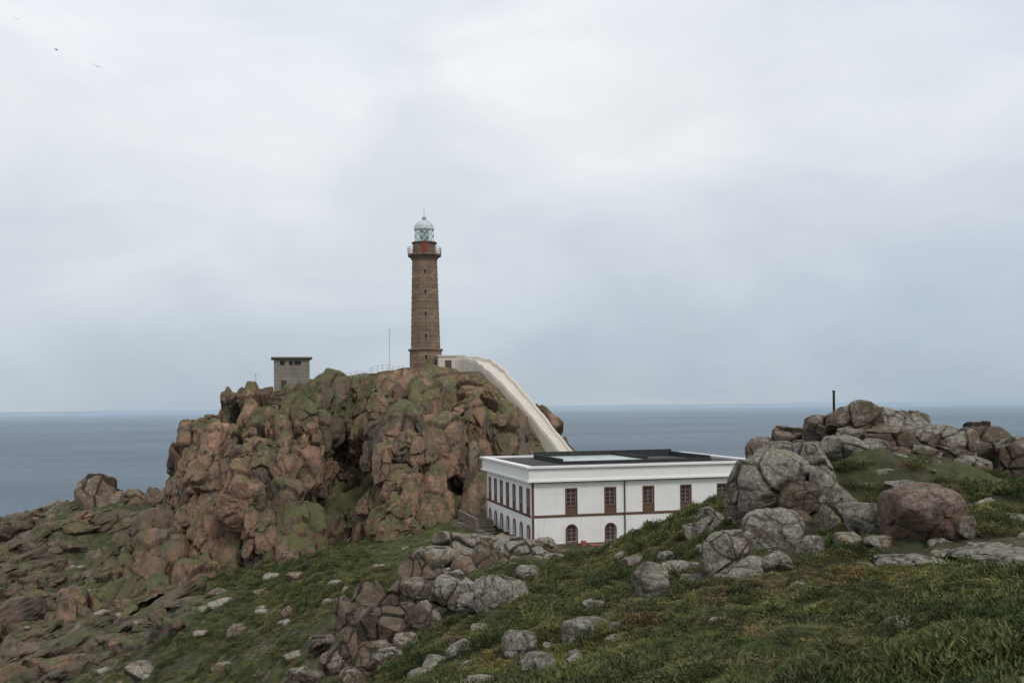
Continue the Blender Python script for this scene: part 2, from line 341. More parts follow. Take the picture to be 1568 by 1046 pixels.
for a,b,wa,wb,am in ((405,755,62,120,6.5),(375,690,36,55,2.5),(612,752,40,92,8.5),(640,725,22,60,2.5),(520,745,34,80,-5.5),(312,765,30,110,3.5),(710,680,48,80,4.5),(775,700,34,80,2.5),(672,740,12,80,-5),(742,730,10,80,-4),(352,740,9,120,-4.5),(470,650,34,42,3),(560,640,30,50,2.5),(455,760,11,70,-4),(640,640,30,36,2.5),(250,860,26,60,2)):
    q=((gx+wob-a)/wa)**4+((gy+wob*.7-b)/wb)**4
    dlt=dlt+am*np.exp(-q*0.8)
dlt=dlt*fr
def blobs(L):
    r=0
    for a,b,wa,wb,am in L: r=r+am*np.exp(-((gx+wob-a)/wa)**2-((gy+wob-b)/wb)**2)
    return r.ravel()
moss=blobs([(470,640,50,34,1.2),(560,590,60,14,.6),(625,628,45,20,1.1),(395,640,28,14,.9),(500,800,80,44,1.1),(430,840,60,24,1),(640,790,40,20,.7),(715,640,20,22,.7),(430,590,40,12,1),(560,720,40,30,.7),(700,770,50,22,.9),(330,850,50,30,.8),(200,900,80,40,.8),(780,650,30,30,.5),(640,800,90,16,.7)])
warm=blobs([(400,655,40,34,1),(630,760,34,60,.9),(605,612,26,14,1.2),(730,600,50,30,.8),(310,700,30,50,.6),(380,780,30,60,.5),(450,700,30,30,.4),(700,700,40,40,.5),(290,880,40,50,.5)])
G=G*((G[...,1]-dlt)/G[...,1])[...,None]
def blur(A,k,ax):
    c=np.cumsum(np.concatenate([np.repeat(np.take(A,[0],ax),k,ax),A,np.repeat(np.take(A,[-1],ax),k,ax)],ax),axis=ax)
    n=A.shape[ax]; hi=np.take(c,np.arange(n)+2*k-1,ax); lo=np.take(c,np.maximum(np.arange(n)-1,0),ax)
    return (hi-lo)/(2*k)
du=np.gradient(G,axis=1); dv=np.gradient(G,axis=0); Nn=np.cross(du,dv); Nn/=np.linalg.norm(Nn,axis=2,keepdims=True)+1e-9
if Nn[100,600,1]>0: Nn=-Nn
for _ in range(2): Nn=blur(blur(Nn,40,0),60,1)
Nn/=np.linalg.norm(Nn,axis=2,keepdims=True)+1e-9
P0=G.reshape(-1,3); NN=Nn.reshape(-1,3)
LH=np.array(S(652,562,160)); HUT=np.array(S(447,600,151))
PR=np.stack([gx.ravel(),gy.ravel()],1)[:NC*480]
def crag_at(px,py):
    i=np.argmin(((PR-np.array([px,py]))**2).sum(1)); return P0[i]
gal=[np.array(S(676,563,158.5)),np.array(S(712,563,157)),np.array(S(740,568,153))]
for a,b in ((765,588),(790,615),(815,645),(838,674),(862,704),(880,728)): gal.append(crag_at(a,b).copy())
gal=np.array(gal)
att=np.ones(len(P0))
def seg_dist(P,a,b):
    ab=b-a; t=np.clip(((P-a)@ab)/(ab@ab),0,1); return np.linalg.norm(P-(a+t[:,None]*ab),axis=1)
dg=np.full(len(P0),99.0)
for i in range(len(gal)-1): dg=np.minimum(dg,seg_dist(P0,gal[i],gal[i+1]))
att*=np.clip((dg-1.2)/3,0.15,1)
for c,r in ((LH,6),(HUT,4.5)):
    d=np.linalg.norm(P0[:,:2]-c[:2],axis=1); att*=np.clip((d-r)/4,0.05,1)
plate=np.repeat(np.clip((trow-5.3)/0.7,0,1),NC); east=np.clip((P0[:,0]+48)/10,0,1); att*=1-0.72*plate*east-0.45*plate*(1-east)
f0,e0,_=facet(P0,15.0,95,1.3,0.1,0.6,0.12,0.04)
fa,ea,_=facet(P0,6.6,101,1.5,0.06,0.62,0.18,0.03,.6)
fb,eb,rb=facet(P0,2.9,111,1.3,0.07,0.6,0.2,0.035,.6)
fc,ec,rc_=facet(P0,1.2,121,1.1,0.12,0.65,0.2,0.05,.5)
disp=1.5*f0+2.6*fa+1.0*fb+0.34*fc+0.15*fbm(P0/1.2,4,141)
VV=P0+NN*(disp*att)[:,None]
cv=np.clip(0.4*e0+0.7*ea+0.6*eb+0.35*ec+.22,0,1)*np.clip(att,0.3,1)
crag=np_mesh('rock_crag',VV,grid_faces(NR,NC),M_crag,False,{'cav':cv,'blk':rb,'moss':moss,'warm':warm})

# ------------------------------------------------------------------ boulders
import bmesh
ICO={}
def ico(n):
    if n not in ICO:
        bm=bmesh.new(); bmesh.ops.create_icosphere(bm,subdivisions=n,radius=1); bm.verts.ensure_lookup_table()
        ICO[n]=(np.array([v.co[:] for v in bm.verts]),np.array([[v.index for v in f.verts] for f in bm.faces])); bm.free()
    return ICO[n]
def boulder_verts(D,rx,ry,rz,seed,rot,cuts=8,crack=0.05,detail=True,boxy=False):
    g=np.random.default_rng(seed); nn=g.uniform(3.2,6.0) if boxy else g.uniform(2.3,3.4)
    r=(np.abs(D)**nn).sum(1)**(-1/nn)
    for k in range(cuts):
        v=g.normal(size=3); v/=np.linalg.norm(v); dt=D@v; lim=g.uniform(0.66 if boxy else 0.60,1.05 if boxy else 0.92)/np.maximum(dt,1e-3)
        kk=0.025 if boxy else (0.035 if cuts>5 else .12); h=np.clip(0.5+0.5*(lim-r)/kk,0,1); r=lim*(1-h)+r*h-kk*h*(1-h)
    V=D*r[:,None]
    off=g.uniform(-50,50,3)
    V=V*(1+(0.05 if boxy else 0.12)*fbm(V*0.9+off,2,seed))[:,None]
    V=V*np.array([rx,ry,rz])
    m=(rx*ry*rz)**(1/3); e=0
    if detail:
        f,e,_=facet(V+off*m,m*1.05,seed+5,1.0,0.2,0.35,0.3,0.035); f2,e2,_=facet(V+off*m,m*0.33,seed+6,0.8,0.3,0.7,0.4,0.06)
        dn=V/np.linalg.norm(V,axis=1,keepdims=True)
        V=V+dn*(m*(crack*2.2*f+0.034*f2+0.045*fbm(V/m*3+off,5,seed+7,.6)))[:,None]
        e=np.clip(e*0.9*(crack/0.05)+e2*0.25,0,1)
    else: e=np.zeros(len(V))
    c,s=math.cos(rot),math.sin(rot)
    return np.stack([V[:,0]*c-V[:,1]*s,V[:,0]*s+V[:,1]*c,V[:,2]],1),e
D2,F2=ico(3); D4,F4=ico(4); D5,F5=ico(5)
# jointed granite blocks that make up the face of the crag
g=np.random.default_rng(77); VS=[];FS=[];CS=[];BK=[];MS=[];WM=[];b=0
cand=g.integers(0,NC*560,6000); used=[]
for n_,i in enumerate(cand):
    if len(used)>=400: break
    tr=trow[i//NC]; p=VV[i]
    if tr<1.0 or tr>5.75 or dg[i]<4.2 or att[i]<.55 or P0[i][0]>18: continue
    s=(1.7+2.2*g.uniform()) if n_<700 else .65+1.3*g.uniform()**1.6
    if tr>5.0: s=min(s,1.1)
    if any((p[0]-u[0])**2+(p[2]-u[2])**2<(.66*(s+u[3]))**2 and abs(p[1]-u[1])<3 for u in used): continue
    used.append((p[0],p[1],p[2],s))
    rx,ry,rz=s*g.uniform(.65,1.0),s*g.uniform(.8,1.1),s*g.uniform(1.1,2.0)
    D,Fc=(D5,F5) if s>1.7 else (D4,F4)
    V,e=boulder_verts(D,rx,ry,rz,int(g.integers(1e6)),g.normal(.35,.28),6,0.09,True,True)
    M=np.array(Matrix.Rotation(g.normal(.12,.13),3,'Y')@Matrix.Rotation(g.normal(-.30,.13),3,'X')); V=V@M.T
    VS.append(V+p-NN[i]*s*.42+np.array([0,0,-.3*s])); FS.append(Fc+b); CS.append(np.clip(e*.9+.05,0,1)); b+=len(V)
    BK.append(np.full(len(V),g.uniform(-.5,.5))); MS.append(np.full(len(V),min(moss[i],1)*.8-.05)); WM.append(np.full(len(V),warm[i]))
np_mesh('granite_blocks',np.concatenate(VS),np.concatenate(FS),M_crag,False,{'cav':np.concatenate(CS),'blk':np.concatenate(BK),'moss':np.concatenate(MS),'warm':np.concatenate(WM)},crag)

BO=[ # px,py,w,h,(d or None),lichen,crack
(1407,788,124,94,24,.5,.03),(1320,797,68,54,None,1,.05),(1182,815,92,70,None,1,.05),(1120,850,96,80,None,.6,.08),(1240,842,56,46,None,.9,.05),(1150,872,60,38,None,1,.05),(1192,862,54,38,None,.9,.05),
(1180,742,134,116,30,.9,.10),(1238,728,96,104,30.5,1,.10),(1225,765,76,66,29,.1,.08),(1150,762,60,80,30,.9,.08),(1262,752,54,76,29,1,.06),(1205,700,108,46,33,1,.06),(1292,692,104,50,35,1,.08),(1335,708,96,34,35,.9,.05),(1215,800,50,40,28.5,.2,.06),
(1312,648,98,68,39,.5,.10),(1362,652,72,56,40,.8,.08),(1394,652,60,46,41,.6,.08),(1350,676,110,46,38,.3,.08),(1268,664,76,60,41,.2,.08),(1222,680,86,58,42,.3,.1),(1178,694,72,48,43,.4,.08),(1392,676,74,42,39,.5,.06),
(1432,686,86,70,38,.5,.08),(1464,692,68,72,37,.7,.08),(1504,682,98,72,38.5,.3,.10),(1547,706,72,78,37.5,.3,.1),(1530,748,66,26,33,.5,.05),(1385,704,66,46,37,.3,.08),(1420,724,80,40,35,.4,.06),(1250,698,64,44,36,.2,.06),(1490,716,60,36,36,.7,.06),(1450,742,60,30,33,.5,.06),(1355,730,50,30,33,.8,.06),(1560,760,60,34,32,.5,.08),(1300,668,50,40,38.5,.5,.06),(1330,690,60,36,37,.8,.06),(1415,700,56,40,37,.8,.06),(1510,776,60,30,29,.6,.06),(1380,748,50,26,31,.7,.06),(1555,800,50,30,27,.7,.06),
(1290,778,40,70,27,.9,.06),(1268,802,32,62,27,.7,.06),(1300,830,48,30,None,.8,.04),(1478,806,34,34,23.5,.6,.04),(1530,850,150,30,None,.8,.12),(1385,862,116,26,None,.8,.1),(1512,838,80,20,None,.8,.08),(1550,870,100,24,None,.7,.1),(1345,832,40,24,None,.7,.06),(1450,850,60,18,None,.8,.08),
(1087,800,52,46,None,.8,.08),(1062,817,38,30,None,.8,.06),(1130,802,46,50,33,.8,.06),(1040,870,58,30,None,.9,.05),(1066,888,50,20,None,.9,.05),(1105,887,36,20,None,.9,.05),(1080,840,30,22,None,.8,.05),(1020,850,26,16,None,.8,.05),
(990,892,66,64,None,1,.04),(885,970,50,44,None,1,.03),(822,1018,58,40,None,1,.03),(795,990,56,48,None,.9,.06),(705,997,44,38,None,1,.05),(668,1018,56,30,None,1,.05),(737,965,36,26,None,1,.05),(905,927,46,20,None,.9,.05),(945,842,50,26,54,.6,.05),(975,862,42,20,None,.7,.05),(842,990,24,18,None,1,.05),(945,960,30,18,None,.9,.05),(905,862,40,22,52,.6,.06),(880,1000,20,12,None,.9,.05),(650,1035,50,24,None,.9,.05),
(768,908,84,60,None,1,.06),(704,908,94,64,None,.8,.09),(640,880,64,74,None,.2,.12),(700,844,84,64,52,.6,.12),(668,860,70,46,51,.5,.1),(742,868,50,72,50,.2,.12),(800,848,92,54,51,.6,.1),(770,834,62,40,55,.5,.1),(832,840,46,38,56,.6,.08),(738,832,56,36,54,.4,.08),(775,880,60,50,48,.8,.08),(840,862,54,34,50,.7,.08),(715,880,50,60,49,.1,.1),(680,890,40,40,49,.4,.08),(725,925,50,34,None,.8,.08),(810,880,40,30,None,.8,.06),
(612,918,66,70,None,.2,.12),(570,925,66,74,None,.2,.12),(590,965,84,70,None,.2,.12),(548,978,56,70,None,.1,.12),(655,945,46,50,None,.5,.08),(640,910,56,50,None,.3,.08),(520,1012,66,44,None,.3,.1),(575,1008,66,50,None,.3,.1),(482,1037,66,34,None,.3,.1),(620,985,46,34,None,.6,.08),(560,950,60,60,None,.0,.12),(530,940,40,50,None,.1,.12),(600,1010,50,36,None,.6,.08),(545,1035,60,34,None,.4,.08),(625,945,40,46,None,.1,.1),(500,985,50,34,None,.2,.1),
(362,968,40,32,None,.1,.06),(441,856,36,30,112,.0,.08),(440,938,20,26,None,.3,.05),(215,1028,46,32,None,.5,.05),(452,1004,56,14,None,.5,.05),(452,884,28,16,None,.3,.05),(335,908,38,14,None,.2,.05),(222,955,38,16,None,.2,.05),(262,925,28,20,None,.1,.05),(455,1030,44,20,None,.6,.06),(505,925,24,16,None,.3,.05),(345,1020,40,14,None,.4,.05),(400,905,24,10,None,.3,.05),
(150,775,58,96,158,.25,.12),(185,784,50,96,160,.2,.14),(212,774,44,54,162,.2,.1),(158,815,84,38,152,.5,.1),(240,766,30,44,160,.1,.1),(262,764,46,42,156,.2,.12),(100,774,60,18,164,.4,.1),(40,792,70,14,163,.4,.1),(128,750,18,22,162,.4,.08),(90,832,60,16,150,.4,.1),(40,852,80,20,146,.4,.1),
]
BXY=[]
for i,(px,py,w,h,d,li,ck) in enumerate(BO):
    if d is None: d=hit(px,py+h*0.40)
    g=np.random.default_rng(500+i); rx=w*d/F/2*1.06; rz=h*d/F/2*1.14; ry=max(rx*g.uniform(.8,1.1),rz*.7)
    D,Fc=ico(6 if w*h>4500 else 5)
    V,e=boulder_verts(D,rx,ry,rz,300+i,0.0,4 if i in (0,1,2) else 9,ck)
    V[:,0]*=rx/np.abs(V[:,0]).max(); V[:,2]*=rz/np.abs(V[:,2]).max()
    cx_,cy_,cz_=S(px,py,d+ry*0.5)
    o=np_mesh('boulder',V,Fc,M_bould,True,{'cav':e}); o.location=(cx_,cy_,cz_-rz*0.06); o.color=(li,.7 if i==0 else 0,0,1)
    BXY.append((cx_,cy_,rx,ry))
def scat_xy(N,y0,y1,t0,t1,pw=0.5):
    y=(rng.uniform(y0**pw,y1**pw,N))**(1/pw); x=rng.uniform(t0,t1,N)*y; return x,y
VS=[];FS=[];b=0
for (N,y0,y1,t0,t1,s0,s1) in ((520,10,60,-.25,.55,.08,.42),(260,60,150,-.56,-.05,.15,.8)):
    x,y=scat_xy(N,y0,y1,t0,t1); zz,rr,_,_=terrain(x,y); keep=rng.uniform(size=N)<(0.12+rr)
    for xx,yy,z_ in zip(x[keep],y[keep],zz[keep]):
        s=rng.uniform(s0,s1)**1.3*(1 if rng.uniform()<.85 else 1.7)
        V,_=boulder_verts(D2,s*rng.uniform(.8,1.3),s*rng.uniform(.7,1.2),s*rng.uniform(.45,.8),int(rng.integers(1e6)),rng.uniform(0,6),6,0.05,False)
        VS.append(V+np.array([xx,yy,z_+s*0.02])); FS.append(F2+b); b+=len(V)
VS=np.concatenate(VS); o=np_mesh('scattered_stones',VS,np.concatenate(FS),M_bould,True,{'cav':np.zeros(len(VS))}); o.color=(.55,0,0,1)
VS=[];FS=[];CS=[];BK=[];b=0
x,y=scat_xy(640,88,172,-.60,-.30,1.0); zz,rr,_,_=terrain(x,y)
keep=rng.uniform(size=len(x))<np.clip(.55-1.6*(x/y+.37),.12,.85)
for xx,yy,z_ in zip(x[keep],y[keep],zz[keep]):
    s=.40+1.75*rng.uniform()**2.6
    V,e=boulder_verts(D4,s*rng.uniform(1.0,2.2),s*rng.uniform(.8,1.5),s*rng.uniform(.45,.95),int(rng.integers(1e6)),rng.normal(-.5,.5),8,0.12,True,rng.uniform()<.5)
    sh=rng.normal(0.25,.2); V[:,2]+=V[:,0]*sh
    VS.append(V+np.array([xx,yy,z_-s*0.15])); FS.append(F4+b); CS.append(e); b+=len(V); BK.append(np.full(len(V),rng.uniform(-.5,.4)))
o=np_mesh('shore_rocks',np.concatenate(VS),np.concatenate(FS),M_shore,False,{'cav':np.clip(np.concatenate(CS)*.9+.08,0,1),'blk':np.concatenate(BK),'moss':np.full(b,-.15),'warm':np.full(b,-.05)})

# ------------------------------------------------------------------ vegetation
def leaf_mat(name,k,tint):
    t=NT(name); p=t.pos(); c=veg_color(t,p,k)
    r=t.n('ShaderNodeObjectInfo').outputs['Random']
    c=t.mix(1.0,c,tint,'MULTIPLY'); c=t.mix(1.0,c,t.mix(r,(0.55,0.57,0.55),(1.45,1.4,1.25)),'MULTIPLY')
    return t.fin(c,0.8)
def blades(N,rad,hgt,l0,l1,w0,w1,up,seed,curl=0.3):
    g=np.random.default_rng(seed); V=[];Fq=[]
    for i in range(N):
        a=g.uniform(0,6.283); rr=rad*math.sqrt(g.uniform(0,1)); zz=hgt*(1-(rr/rad)**2)*g.uniform(.5,1)
        p=np.array([rr*math.cos(a),rr*math.sin(a),zz]); d=np.array([math.cos(a)*rr/rad+g.normal()*.5,math.sin(a)*rr/rad+g.normal()*.5,up]); d/=np.linalg.norm(d)
        L=g.uniform(l0,l1); w=g.uniform(w0,w1); s=np.cross(d,g.normal(size=3)); s/=np.linalg.norm(s); cu=np.array([d[0],d[1],-0.5])*curl*L
        b=len(V); m=p+d*L*.5+cu*.2; tp=p+d*L+cu
        V+=[p-s*w*.6,p+s*w*.6,m+s*w,m-s*w,tp+s*w*.15,tp-s*w*.15]; Fq+=[(b,b+1,b+2,b+3),(b+3,b+2,b+4,b+5)]
    return np.array(V),np.array(Fq)
def scatter(name,P,rot,scl,src_vf,mat):
    me=bpy.data.meshes.new(name); me.vertices.add(len(P)); me.vertices.foreach_set('co',P.astype(np.float32).ravel())
    a=me.attributes.new('rot','FLOAT_VECTOR','POINT'); a.data.foreach_set('vector',rot.astype(np.float32).ravel())
    a=me.attributes.new('scl','FLOAT_VECTOR','POINT'); a.data.foreach_set('vector',scl.astype(np.float32).ravel())
    ob=link(bpy.data.objects.new(name,me))
    src=np_mesh('clump',src_vf[0],src_vf[1],mat,True,None,ob); src.location=(random.uniform(-3,3),-6,-1.6)
    ng=bpy.data.node_groups.new(name,'GeometryNodeTree')
    ng.interface.new_socket(name='Geometry',in_out='INPUT',socket_type='NodeSocketGeometry'); ng.interface.new_socket(name='Geometry',in_out='OUTPUT',socket_type='NodeSocketGeometry')
    N=ng.nodes.new; gi=N('NodeGroupInput'); go=N('NodeGroupOutput'); ip=N('GeometryNodeInstanceOnPoints'); oi=N('GeometryNodeObjectInfo'); oi.inputs['Object'].default_value=src; oi.transform_space='ORIGINAL'
    r=N('GeometryNodeInputNamedAttribute'); r.data_type='FLOAT_VECTOR'; r.inputs['Name'].default_value='rot'
    s=N('GeometryNodeInputNamedAttribute'); s.data_type='FLOAT_VECTOR'; s.inputs['Name'].default_value='scl'
    e=N('FunctionNodeEulerToRotation'); L=ng.links.new
    L(gi.outputs[0],ip.inputs['Points']); L(oi.outputs['Geometry'],ip.inputs['Instance']); L(r.outputs['Attribute'],e.inputs[0]); L(e.outputs[0],ip.inputs['Rotation']); L(s.outputs['Attribute'],ip.inputs['Scale']); L(ip.outputs[0],go.inputs[0])
    md=ob.modifiers.new('scatter','NODES'); md.node_group=ng
    return ob
x1,y1=scat_xy(56000,3.5,62,-.62,.62,.5); x2,y2=scat_xy(15000,55,125,-.5,.06,.7)
x=np.concatenate([x1,x2]); y=np.concatenate([y1,y2]); zt,rk_,lu_,_=terrain(x,y)
P=np.stack([x,y,zt],1); pn=fbm(np.stack([x,y,0*x],1)/3.0,4,77); pn2=fbm(np.stack([x,y,0*x],1)/1.3,3,78); pn3=fbm(np.stack([x,y,0*x],1)/1.8,3,79)
keep=(rk_+0.9*pn2*0.5<0.35)
for (bx,by,rx,ry) in BXY:
    keep&=~((((x-bx)/(rx*1.02))**2+((y-by+ry*.35)/(ry*1.3))**2)<1)
P=P[keep];pn=pn[keep];pn2=pn2[keep];pn3=pn3[keep];y=P[:,1];lu_=lu_[keep]
kind=np.where(pn>0.26,1,np.where(pn<-0.04,2,0)); kind=np.where(pn3>.28,3,kind); kind=np.where(rng.uniform(size=len(P))<.12,rng.integers(0,4,len(P)),kind); kind=np.where(lu_>.45,1,kind)
rt=np.stack([rng.normal(0,.12,len(P)),rng.normal(0,.12,len(P)),rng.uniform(0,6.28,len(P))],1)
sc=(0.55+y*0.011)*rng.uniform(.6,1.35,len(P))*(1+0.5*pn2)*np.where(kind==1,.60,1)
specs=[('heather',blades(190,.24,.17,.03,.08,.006,.012,.7,1,.2),leaf_mat('heather_leaves',1.5,(1.06,1,.95))),
('grass',blades(90,.18,.02,.10,.26,.003,.006,1.5,2,.5),leaf_mat('grass_blades',1.55,(.98,1.1,.86))),
('gorse',blades(210,.26,.30,.04,.10,.007,.013,.9,3,.1),leaf_mat('gorse_leaves',1.15,(.90,1.0,.86))),
('dry_heath',blades(150,.22,.12,.04,.11,.004,.009,.9,4,.2),leaf_mat('dry_heath_stems',1.45,(1.22,1.02,.86)))]
for k,(nm,vf,mt) in enumerate(specs):
    m=kind==k; s3=np.stack([sc[m]*rng.uniform(.85,1.2,m.sum()),sc[m],sc[m]*rng.uniform(.7,1.2,m.sum())],1)
    scatter(nm,P[m],rt[m],s3,vf,mt)

# ------------------------------------------------------------------ lighthouse
def stone_mat(name,c1,c2,mortar,bw,bh,radial=True,R=2.5,stain=.45):
    t=NT(name); o=t.obj(); sp=t.n('ShaderNodeSeparateXYZ'); t.nt.links.new(o,sp.inputs[0])
    cb=t.n('ShaderNodeCombineXYZ')
    if radial:
        a=t.math('MULTIPLY',t.math('ARCTAN2',sp.outputs[1],sp.outputs[0]),R); t.nt.links.new(a,cb.inputs[0])
    else: t.nt.links.new(t.math('ADD',sp.outputs[0],sp.outputs[1]),cb.inputs[0])
    t.nt.links.new(sp.outputs[2],cb.inputs[1])
    br=t.n('ShaderNodeTexBrick'); t.nt.links.new(cb.outputs[0],br.inputs['Vector']); br.inputs['Scale'].default_value=1; br.inputs['Brick Width'].default_value=bw; br.inputs['Row Height'].default_value=bh; br.inputs['Mortar Size'].default_value=0.03
    t.set(br.inputs['Color1'],c1); t.set(br.inputs['Color2'],c2); t.set(br.inputs['Mortar'],mortar)
    n=t.noise(o,0.8,6,0.7); st=t.noise(t.map(o,(1.5,1.5,.12)),1.0,5,0.7); hb=t.noise(t.map(o,(.05,.05,1.1)),1.0,3,0.6)
    col=t.mix(1.0,br.outputs['Color'],t.mix(n,(.65,.65,.65),(1.3,1.3,1.3)),'MULTIPLY'); col=t.mix(t.step(st,.48,.70,0,stain),col,(.10,.085,.07))
    if radial: col=t.mix(1.0,col,t.mix(t.step(hb,.40,.60),(.82,.82,.82),(1.12,1.10,1.08)),'MULTIPLY')
    return t.fin(col,.9,t.bump(br.outputs['Fac'],.5,-.05))
M_gran=stone_mat('lighthouse_granite',(.270,.188,.132),(.190,.135,.100),(.12,.092,.072),1.3,.55,stain=.5)
M_trim=plain('granite_trim',(.175,.125,.092),.9,.3,2)
M_white=plain('white_metal',(.72,.74,.74),.5,.08,2)
M_red=plain('red_paint',(.27,.05,.035),.6,.15,2)
M_iron=plain('rusty_iron',(.15,.07,.05),.7,.2,4)
M_darkglass=plain('dark_glass',(.03,.035,.04),.12,.1,1)
tg=NT('lantern_glass'); tg.b.inputs['Transmission Weight'].default_value=.85; tg.b.inputs['IOR'].default_value=1.05; M_glass=tg.fin((.85,.93,.92),.03)
M_lens=plain('lens_green',(.12,.28,.25),.12,.3,3)
lh=empty('lighthouse',(LH[0],LH[1],LH[2]-0.15),math.radians(7)); r8=math.radians(22.5)
b=MB(); b.prism(8,2.78,2.74,-3,2.72,r8); b.prism(8,2.50,2.12,3.05,17.3,r8); b.obj('tower_shaft',M_gran,lh)
b=MB(); b.prism(8,2.95,3.02,2.72,2.90,r8); b.prism(8,3.02,2.60,2.90,3.05,r8)
b.prism(8,2.14,2.30,17.3,17.5,r8); b.prism(8,2.30,2.62,17.5,17.9,r8); b.prism(8,2.85,2.85,17.9,18.2,r8)
for k in range(8):
    a=r8+k*math.pi/4
    for j in range(30):
        z0=3.1+j*.472; rr=2.50+(2.12-2.50)*(z0-3.05)/14.25
        w=.20 if j%2 else .16
        b.prism(4,w,w,z0,z0+.45,a+math.pi/4,(rr-.17)*math.cos(a),(rr-.17)*math.sin(a))
b.obj('cornices_and_quoins',M_trim,lh)
b=MB(); b.prism(16,1.85,1.8,18.2,19.9,0); b.obj('watch_room',M_gran,lh)
b=MB(); b.prism(16,2.0,2.05,19.9,20.1,0); b.obj('lantern_base_ring',M_trim,lh)
b=MB(); b.box(-.38,.38,-1.92,-1.5,18.25,19.8); b.obj('red_door',M_red,lh)
b=MB()
for k in range(24):
    a=2*math.pi*k/24; a2=2*math.pi*(k+1)/24; c,s=math.cos(a)*2.68,math.sin(a)*2.68; c2,s2=math.cos(a2)*2.68,math.sin(a2)*2.68
    b.bar((c,s,18.2),(c,s,19.25),.035,4)
    for zz in (18.55,18.9,19.25): b.bar((c,s,zz),(c2,s2,zz),.03,4)
b.obj('gallery_railing',M_iron,lh)
b=MB(); b.prism(20,1.5,1.5,20.1,22.25,0,cap=False); b.obj('lantern_glazing',M_glass,lh)
b=MB(); b.prism(12,.55,.75,20.2,20.9,0); b.prism(12,.75,.75,20.9,21.6,0); b.prism(12,.75,.45,21.6,22.2,0); b.obj('fresnel_lens',M_lens,lh)
b=MB(); nb_=10
for k in range(nb_):
    a=2*math.pi*k/nb_; a2=2*math.pi*(k+1)/nb_; q=lambda t,z,r=1.53:(r*math.cos(t),r*math.sin(t),z)
    am=(a+a2)/2
    for z0,z1 in ((20.1,21.15),(21.15,22.2)):
        b.bar(q(a,z0),q(am,(z0+z1)/2),.05,4); b.bar(q(am,(z0+z1)/2),q(a2,z1),.05,4); b.bar(q(a2,z0),q(am,(z0+z1)/2),.05,4); b.bar(q(am,(z0+z1)/2),q(a,z1),.05,4)
    for zz in (21.15,): b.bar(q(a,zz),q(a2,zz),.03,4)
b.prism(20,1.62,1.62,22.2,22.38,0)
for k in range(20):
    a=2*math.pi*k/20; pr=None
    for j in range(7):
        t_=j/6*math.pi/2; pnt=(1.60*math.cos(t_)*math.cos(a)+.001,1.60*math.cos(t_)*math.sin(a),22.38+1.35*math.sin(t_))
        if pr: b.bar(pr,pnt,.035,4)
        pr=pnt
b.obj('lantern_frame',M_white,lh)
b=MB(); pr=(1.58,22.38)
for j in range(1,9):
    t_=j/8*math.pi/2; cu=(max(.02,1.58*math.cos(t_)),22.38+1.33*math.sin(t_)); b.prism(20,pr[0],cu[0],pr[1],cu[1],0,cap=False); pr=cu
b.obj('dome',plain('dome_metal',(.46,.52,.54),.35,.2,2),lh,True)
b=MB(); b.prism(10,.22,.36,23.65,23.85,0); b.prism(10,.36,.36,23.85,24.1,0); b.prism(10,.36,.1,24.1,24.35,0); b.bar((0,0,24.3),(0,0,25.4),.035); b.obj('vent_ball_and_rod',plain('finial',(.25,.30,.32),.5),lh)
b=MB(); b2=MB()
for z0 in (1.2,4.6,8.1,11.6,14.9):
    rr=2.74 if z0<3 else 2.50+(2.12-2.50)*(z0-3.05)/14.25
    yf=-rr*math.cos(math.pi/8)
    b.box(-.20,.20,yf-.03,yf+.3,z0,z0+.75); b2.box(-.33,-.20,yf-.07,yf+.2,z0-.1,z0+.9); b2.box(.20,.33,yf-.07,yf+.2,z0-.1,z0+.9); b2.box(-.2,.2,yf-.07,yf+.2,z0+.75,z0+.9); b2.box(-.2,.2,yf-.07,yf+.2,z0-.1,z0)
b.obj('windows',M_darkglass,lh); b2.obj('window_surrounds',plain('pale_granite',(.27,.20,.15),.9),lh)

# ------------------------------------------------------------------ white stair gallery + lodge
def wall_white(name,dirt=.5,c=(.80,.79,.76)):
    t=NT(name); o=t.obj(); n=t.noise(o,.5,6,.7); st=t.noise(t.map(o,(2,2,.2)),1.3,6,.75); n3=t.noise(o,5,5,.8)
    col=t.mix(t.step(n,.4,.7,0,.5*dirt),c,tuple(v*.76 for v in c)); col=t.mix(t.step(st,.54,.72,0,.7*dirt),col,tuple(v*.5 for v in c)); col=t.mix(t.step(n3,.64,.71,0,.9*dirt),col,(.35,.22,.16))
    return t.fin(col,.8,t.bump(n3,.3,.02))
M_wall=wall_white('white_plaster',.7); M_galw=wall_white('weathered_whitewash',1.0,(.60,.55,.475))
sec=[(-1.5,-2.5),(-1.5,1.0),(-1.4,1.45),(-1.1,1.5),(-1.0,1.1),(.8,1.1),(.9,1.6),(1.3,1.6),(1.4,1.2),(1.5,-2.5)]
seg=np.linalg.norm(np.diff(gal,axis=0),axis=1); cs=np.concatenate([[0],np.cumsum(seg)]); ts=np.linspace(0,cs[-1],60)
GP=np.stack([np.interp(ts,cs,gal[:,k]) for k in range(3)],1)
for _ in range(3): GP[1:-1]=(GP[:-2]+2*GP[1:-1]+GP[2:])/4
GP[:,2]+=0.2
V=[]
for i in range(len(GP)):
    t_=GP[min(i+1,len(GP)-1)]-GP[max(i-1,0)]; t_[2]=0; t_/=np.linalg.norm(t_); s_=np.array([-t_[1],t_[0],0])
    for a,b_ in sec: V.append(GP[i]+s_*a+np.array([0,0,b_+.12*((i//3)%2)]))
k=len(sec); Fq=[(i*k+j,i*k+j+1,(i+1)*k+j+1,(i+1)*k+j) for i in range(len(GP)-1) for j in range(k-1)]
np_mesh('walled_stairway',V,Fq,M_galw,False)
lodge=empty('lighthouse_annex',S(690,563,157.5),math.radians(5))
